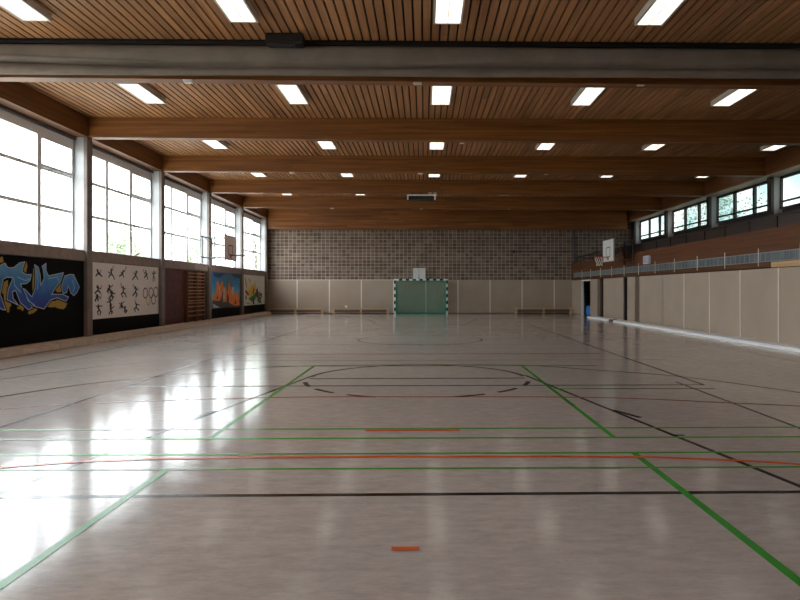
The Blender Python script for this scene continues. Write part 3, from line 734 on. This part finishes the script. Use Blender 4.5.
# bay 4: blue mural with orange figures
def board(name, y0, y1, label, base_mat):
    g = thing(name, (XM, (y0+y1)/2, .2), label, 'mural', 'painted boards under the left windows')
    mb = MB(); mb.box(-9.47, XM, y0, y1, .17, .62); mb.build('black_base', M['black'], g)
    mb = MB(); mb.box(-9.47, XM+.01, y0+.03, y1-.03, .62, 2.25, bev=.004); mb.build('board_face', base_mat, g)
    return g
g = board('figure_mural', 26.98, 31.40, 'blue painted board with a crowd of orange shapes under the window behind the left basket',
          zgrad('mural_sky', [(.12, .26, .32), (.20, .50, .64), (.03, .28, .60), (.015, .15, .40)], .7, 2.2))
def shapes(g, L, base):
    for i, (nm, mat, polys) in enumerate(L):
        for k, p in enumerate(polys):
            mb = MB(); flat(mb, p, base+i*1.5+k*.05, 0, PX); mb.build(nm, mat, g)
D4 = {'ground': [[(27.29, 0.99), (27.29, 0.66), (31.34, 0.57), (31.4, 0.92), (30.51, 1.02), (29.48, 1.28), (28.75, 1.36), (28.06, 1.21)]], 'cloud': [[(27.35, 2.19), (28.99, 2.24), (28.28, 2.01), (27.61, 2.04)], [(29.86, 2.25), (31.34, 2.27), (31.4, 2.03), (30.51, 2.06)]], 'spires': [[(29.04, 1.36), (29.14, 2.07), (29.28, 2.25), (29.43, 2.03), (29.61, 1.36)], [(29.68, 1.6), (29.84, 2.0), (29.96, 2.26), (30.09, 2.01), (30.2, 1.6)], [(28.63, 1.59), (28.75, 1.9), (28.89, 1.59)]], 'orange': [[(27.25, 0.99), (27.35, 1.18), (27.61, 1.23), (27.79, 1.44), (27.83, 1.81), (28.01, 1.88), (28.17, 1.74), (28.28, 1.59), (28.52, 1.86), (28.7, 1.83), (28.75, 1.59), (28.56, 1.2), (28.28, 0.94)], [(28.63, 0.89), (28.8, 1.28), (28.99, 1.59), (29.14, 1.63), (29.28, 1.28), (29.23, 0.88)], [(29.36, 0.96), (29.43, 1.6), (29.58, 1.82), (29.78, 1.6), (29.94, 1.35), (30.15, 1.64), (30.3, 1.44), (30.41, 1.27), (30.78, 1.35), (31.12, 1.1), (31.28, 0.67), (30.51, 0.67), (29.73, 0.79)]], 'gaps': [[(28.28, 0.94), (28.52, 1.17), (28.75, 0.89)], [(29.23, 0.88), (29.38, 1.28), (29.58, 1.04), (29.48, 0.84)], [(30.41, 0.73), (30.51, 1.02), (30.78, 0.77)], [(27.79, 1.06), (27.92, 1.21), (28.06, 1.02)]], 'white': [[(28.06, 1.59), (28.19, 1.7), (28.33, 1.28), (28.24, 1.17)], [(28.66, 1.05), (28.8, 1.59), (29.04, 1.44), (28.99, 1.04)], [(29.89, 1.27), (30.09, 1.6), (30.36, 1.6), (30.2, 1.19)], [(27.35, 0.66), (27.35, 0.84), (28.28, 0.64)]]}
shapes(g, [('grey_ground', paint('mural_ground', (.05, .05, .06)), D4['ground']), ('dark_cloud', paint('mural_navy', (.012, .05, .13)), D4['cloud']),
           ('grey_spire', paint('mural_grey', (.12, .17, .19)), D4['spires']), ('orange_shape', paint('mural_orange', (.85, .22, .02)), D4['orange']),
           ('dark_gap', paint('mural_shade', (.05, .035, .03)), D4['gaps']), ('white_shape', paint('mural_white', (.55, .55, .50)), D4['white'])], 0)
g = board('coloured_mural', 31.75, 36.22, 'white painted board with yellow, red and green shapes nearest the end wall', plain('mural_cream', (.72, .70, .64), .6, var=.06))
D5 = {'yellow': [[(32.36, 1.26), (32.21, 1.48), (32.82, 1.39), (33.29, 1.61), (33.77, 1.8), (33.94, 1.62), (34.17, 1.99), (34.37, 1.43), (33.77, 1.25), (33.61, 0.98), (32.82, 1.17)], [(32.88, 2.06), (33.07, 2.11), (33.29, 1.88), (32.97, 1.86)]], 'red': [[(32.21, 1.35), (32.45, 1.45), (32.97, 1.21), (32.76, 1.12)], [(33.61, 1.25), (33.77, 1.62), (33.97, 1.48), (33.91, 1.2)], [(34.79, 1.34), (35.57, 1.24), (35.68, 1.0), (34.96, 1.15)]], 'green': [[(32.82, 0.99), (33.61, 1.11), (34.27, 1.34), (34.51, 1.15), (34.1, 0.88), (33.45, 0.8)], [(34.51, 0.87), (34.72, 1.24), (35.21, 1.05), (35.43, 0.71), (34.86, 0.69)], [(32.21, 1.08), (32.39, 1.21), (32.57, 0.99), (32.36, 0.92)]], 'black': [[(33.61, 0.98), (33.84, 1.11), (33.97, 0.65), (33.64, 0.66)], [(34.31, 1.43), (34.58, 1.57), (34.79, 1.24), (34.58, 0.96), (34.31, 1.15)], [(34.96, 1.05), (35.43, 1.03), (35.28, 0.86)]], 'orange': [[(32.15, 2.04), (32.27, 2.13), (32.57, 1.65), (32.45, 1.48)], [(32.36, 0.73), (33.13, 0.69), (33.13, 0.74), (32.39, 0.78)]]}
shapes(g, [('yellow_shape', paint('mural_yellow', (.75, .48, .04)), D5['yellow']), ('red_shape', paint('mural_red', (.33, .03, .02)), D5['red']),
           ('green_shape', paint('mural_green', (.05, .20, .07)), D5['green']), ('black_shape', paint('mural_ink', (.02, .025, .04)), D5['black']),
           ('orange_line', paint('mural_apricot', (.55, .22, .06)), D5['orange'])], 0)

# ------------------------------------------------------------------ baskets
def rect_line(mb, plane_x, y0, y1, z0, z1, w, t):
    mb.box(plane_x-t, plane_x+t, y0, y1, z0, z0+w); mb.box(plane_x-t, plane_x+t, y0, y1, z1-w, z1)
    mb.box(plane_x-t, plane_x+t, y0, y0+w, z0, z1); mb.box(plane_x-t, plane_x+t, y1-w, y1, z0, z1)
def basket(side, xb, y0, y1, z0, z1, bm_, label, net):
    s_ = 1 if side == 'L' else -1           # direction into the hall
    xw = -9.3 if side == 'L' else 8.94
    yc = (y0+y1)/2
    r = thing('basketball_backboard', (xb, yc, z0), label, 'basketball basket')
    mb = MB(); mb.box(xb-.015, xb+.015, y0, y1, z0, z1, bev=.006); mb.build('backboard', bm_, r)
    mb = MB(); fx = xb+s_*.017
    rect_line(mb, fx, y0, y1, z0, z1, .035, .004); mb.build('board_border', M['dark'], r)
    mb = MB(); rect_line(mb, fx, yc-.29, yc+.29, z0+.22, z0+.66, .04, .004); mb.build('target_square', M['dark'], r)
    rz = z0+.22
    h = MB(); cx = xb+s_*(.16+.23)
    h.tube([(cx+.23*math.cos(2*PI*k/28), yc+.23*math.sin(2*PI*k/28), rz) for k in range(28)], .018, 8, closed=True)
    h.box(min(xb+s_*.01, xb+s_*.17), max(xb+s_*.01, xb+s_*.17), yc-.06, yc+.06, rz-.02, rz+.02)
    h.box(xb+s_*.015-.01, xb+s_*.015+.01, yc-.09, yc+.09, rz-.12, rz+.03)
    ho = h.build('hoop', M['orange_rim'], r)
    if net:
        nb = MB(); lv = [(rz, .225), (rz-.12, .18), (rz-.24, .14), (rz-.38, .125)]; K = 12
        for k in range(K):
            for dirn in (1, -1):
                nb.tube([(cx+R_*math.cos(2*PI*(k+dirn*j*.5)/K), yc+R_*math.sin(2*PI*(k+dirn*j*.5)/K), z) for j, (z, R_) in enumerate(lv)], .009, 4)
        nb.build('net', M['net'], ho)
    # folding steel support back to the wall
    sp = MB()
    for z in (z0+.12, z1-.08):
        sp.tube([(xw, yc-.75, z), (xw, yc+.75, z)] if side == 'L' else [(xw, yc-.55, z), (xw, yc+.55, z)], .028, 8)
        for q in (-.35, .35): sp.tube([(xw, yc+q, z), (xb-s_*.02, yc+q*.8, z)], .02, 8)
    sp.build('support_arm', M['steel'], r)
    sp = MB()
    for q in ((-.55, .55)): sp.tube([(xw+s_*.02, yc+q, z0-.15), (xw+s_*.02, yc+q, z1-.04)], .022 if side == 'L' else .03, 8)
    for q in (-.35, .35): sp.tube([(xw, yc+q, z1-.08), (xb-s_*.02, yc+q*.8, z0+.14)], .014, 6)
    sp.build('support_strut', M['dark'], r)
basket('L', -8.3, 25.6, 27.12, 2.71, 3.77, M['board_l'], 'basketball backboard with red hoop on a steel arm before the left windows', False)
basket('R', 8.05, 25.72, 27.32, 2.64, 3.65, M['board'], 'white basketball backboard with red hoop and net before the right gallery', True)

# ------------------------------------------------------------------ handball goal
gx0, gx1, gy, gz = -1.76, 1.40, 35.95, 2.08
gl = thing('handball_goal', ((gx0+gx1)/2, gy, 0), 'handball goal with black and white striped frame and green net at the end wall', 'goal')
def striped(axis, x0, x1, z0, z1, name):
    mb = MB(); L_ = (z1-z0) if axis == 'z' else (x1-x0); k = 0; a = 0
    while a < L_-1e-4:
        b = min(a+.2, L_)
        if axis == 'z': mb.box(x0, x1, gy-.04, gy+.04, z0+a, z0+b, k % 2)
        else: mb.box(x0+a, x0+b, gy-.04, gy+.04, z0, z1, k % 2)
        a = b; k += 1
    return mb.build(name, [M['gwhite'], M['gblack']], gl)
striped('z', gx0, gx0+.09, 0, gz, 'goal_post'); striped('z', gx1-.09, gx1, 0, gz, 'goal_post')
striped('x', gx0+.09, gx1-.09, gz-.09, gz, 'crossbar')
mb = MB()
for x in (gx0+.14, gx1-.14):
    mb.tube([(x, gy+.03, gz-.05), (x, gy+.45, gz-.10), (x, gy+.80, .9), (x, gy+.86, .05), (x, gy+.03, .04)], .03, 8)
    mb.tube([(x, gy+.05, .04), (x, gy+.05, gz-.05)], .04, 8)
mb.tube([(gx0+.14, gy+.86, .05), (gx1-.14, gy+.86, .05)], .035, 8)
mb.build('net_frame', M['gframe'], gl)
def backpt(t):      # profile of the net from crossbar to floor
    pts = [(gy+.03, gz-.05), (gy+.45, gz-.12), (gy+.78, .95), (gy+.84, .06)]
    s_ = t*3; i = min(2, int(s_)); f = s_-i
    return (pts[i][0]+(pts[i+1][0]-pts[i][0])*f, pts[i][1]+(pts[i+1][1]-pts[i][1])*f)
mb = MB(); NXg = 44; x0, x1 = gx0+.1, gx1-.1
for i in range(NXg+1):
    x = x0+(x1-x0)*i/NXg
    mb.tube([(x+.02*math.sin(i*1.3+j*.7), backpt(j/9)[0]-.02*abs(math.sin(i*.9)), backpt(j/9)[1]-.03*math.sin(PI*i/NXg*3)**2*(j in (3,))) for j in range(10)], .0062, 4)
for j in range(1, 44):
    y, z = backpt(j/44); mb.tube([(x0+(x1-x0)*i/11, y-.03*math.sin(i*1.9), z-.04*math.sin(PI*((i % 4)/4))) for i in range(12)], .0062, 4)
for x in (x0, x1):
    for k in range(1, 22):
        z = .09*k; mb.tube([(x, gy+.03, z), (x, gy+.80, z*.97)], .007, 4)
    for k in range(1, 8): mb.tube([(x, gy+.1*k, 0.04), (x, gy+.1*k, gz-.14)], .007, 4)
mb.build('goal_net', M['gnet'], gl)

# small white practice board above the goal
wbd = thing('practice_board', (-.28, YE-.2, 2.0), 'small white square basketball board on the block wall directly above the goal', 'basketball board')
mb = MB(); mb.box(-.66, .09, YE-.22, YE-.19, 1.95, 2.75, bev=.006); mb.build('backboard', M['board'], wbd)
mb = MB(); mb.box(-.33, -.28, YE-.23, YE-.218, 2.30, 2.36); mb.box(-.31, -.295, YE-.23, YE-.218, 2.0, 2.74); mb.box(-.34, -.27, YE-.23, YE-.218, 2.10, 2.20); mb.build('centre_mark', M['steel'], wbd)
mb = MB(); mb.box(-.6, -.55, YE-.19, YE, 2.1, 2.15); mb.box(-.02, .03, YE-.19, YE, 2.1, 2.15); mb.box(-.6, -.55, YE-.19, YE, 2.6, 2.65); mb.box(-.02, .03, YE-.19, YE, 2.6, 2.65); mb.build('wall_bracket', M['steel'], wbd)

# ------------------------------------------------------------------ benches
def bench(x0, legs, x1, label):
    yb = 36.3
    r = thing('gym_bench', ((x0+x1)/2, yb, 0), label, 'bench', 'long gymnastic benches at the end wall')
    mb = MB(); mb.box(x0, x1, yb-.13, yb+.13, .32, .36, bev=.008); mb.build('seat', M['bench'], r)
    for lx in legs:
        mb = MB(); mb.box(lx-.055, lx+.055, yb-.17, yb+.14, .0, .32, bev=.006); mb.build('leg', M['bench'], r)
    mb = MB(); mb.box(x0+.1, x1-.1, yb-.02, yb+.02, .13, .26); mb.build('under_beam', M['benchdark'], r)
bench(-9.25, (-9.15, -7.58, -6.02), -5.88, 'long wooden gym bench against the end wall in the left corner')
bench(-5.45, (-5.34, -3.73, -2.16), -2.02, 'long wooden gym bench between the left corner bench and the goal')
bench(5.36, (5.5, 7.12, 8.74), 8.9, 'long wooden gym bench at the end wall right of the goal')
mb = MB()
vs = []; fs = []
R_ = .085
for i in range(9):
    for k in range(14):
        a = PI*i/8; b = 2*PI*k/14; vs.append((-4.62+R_*math.sin(a)*math.cos(b), 36.3+R_*math.sin(a)*math.sin(b), .36+R_+R_*math.cos(a)))
for i in range(8):
    for k in range(14): fs.append((i*14+k, (i+1)*14+k, (i+1)*14+(k+1) % 14, i*14+(k+1) % 14))
mb.add(vs, fs, 0, True)
tag(mb.build('small_ball', M['gwhite'], loc=(-4.62, 36.3, .36)), 'small pale ball lying on the bench left of the goal', 'ball')

# ------------------------------------------------------------------ trees outside
def tree(x, y, h, seed, label):
    rnd = random.Random(seed)
    r = thing('tree', (x, y, -.3), label, 'tree', 'trees outside the windows')
    mb = MB(); mb.tube([(x, y, -.3), (x+.1, y, h*.35), (x-.05, y+.1, h*.7)], [.22, .16, .08], 8)
    for k in range(6):
        a = rnd.uniform(0, 2*PI); z = h*rnd.uniform(.35, .6); mb.tube([(x, y, z), (x+1.3*math.cos(a), y+1.3*math.sin(a), z+1.2)], [.07, .03], 6)
    mb.build('trunk', M['bark'], r)
    mb = MB(); R = h*.28
    for k in range(2600):
        u, v, w = rnd.gauss(0, 1), rnd.gauss(0, 1), rnd.gauss(0, 1); l = math.sqrt(u*u+v*v+w*w); q = rnd.random()**.4
        q *= 1+.25*math.sin(3*math.atan2(v, u)+seed)+.15*math.sin(5*w/l+seed)
        p = Vector((x+u/l*R*q, y+v/l*R*q, h*.64+w/l*R*1.25*q)); a = Vector((rnd.gauss(0, 1), rnd.gauss(0, 1), rnd.gauss(0, 1))).normalized()*.13
        b = a.orthogonal().normalized()*.09
        mb.add([p-a, p+b, p+a, p-b], [(0, 1, 2, 3)])
    mb.build('foliage', M['leaf'], r)
tree(-19.5, 71, 12.5, 1, 'green tree outside seen through the far left window nearest the end wall')
tree(-22, 60, 7.5, 2, 'green tree outside seen low behind the left basketball arm')
tree(-21.5, 44.5, 5.8, 3, 'small pale tree outside seen through the third left window')
tree(27, 57, 15, 4, 'green tree outside seen through the far gallery window')

# ------------------------------------------------------------------ world, camera, render settings
w = bpy.data.worlds.new('overcast'); bpy.context.scene.world = w; w.use_nodes = True
nt = w.node_tree; bg = nt.nodes['Background']
tc = nt.nodes.new('ShaderNodeTexCoord'); sx = nt.nodes.new('ShaderNodeSeparateXYZ'); nt.links.new(tc.outputs['Generated'], sx.inputs[0])
rp = nt.nodes.new('ShaderNodeValToRGB'); mr = nt.nodes.new('ShaderNodeMapRange')
mr.inputs['From Min'].default_value = -.15; mr.inputs['From Max'].default_value = .15
nt.links.new(sx.outputs['Z'], mr.inputs['Value']); nt.links.new(mr.outputs[0], rp.inputs['Fac'])
rp.color_ramp.elements[0].position = .4; rp.color_ramp.elements[0].color = (.40, .40, .36, 1)
rp.color_ramp.elements[1].position = .6; rp.color_ramp.elements[1].color = (.93, .97, 1.0, 1)
nt.links.new(rp.outputs['Color'], bg.inputs['Color']); bg.inputs['Strength'].default_value = 4.0

cd = bpy.data.cameras.new('camera'); cam = bpy.data.objects.new('camera', cd); C.objects.link(cam)
cam.location = (0, 0, 1.46); cam.rotation_euler = (PI/2, .001, -math.radians(1.1))
cd.sensor_fit = 'HORIZONTAL'; cd.sensor_width = 36; cd.lens = 611/800*36
cd.shift_x = -(424+611*math.tan(math.radians(1.1))-400)/800; cd.shift_y = -(300-289.5)/800
cd.clip_start = .05; cd.clip_end = 500
sc = bpy.context.scene; sc.camera = cam
sc.view_settings.view_transform = 'Standard'; sc.view_settings.look = 'None'; sc.view_settings.gamma = 1
sc.view_settings.exposure = 1.42; sc.view_settings.use_curve_mapping = False
sc.cycles.use_denoising = True; sc.cycles.max_bounces = 10; sc.cycles.diffuse_bounces = 6; sc.cycles.transparent_max_bounces = 12
sc.cycles.sample_clamp_indirect = 8
for o in bpy.data.objects:
    if '_w' in o: del o['_w']
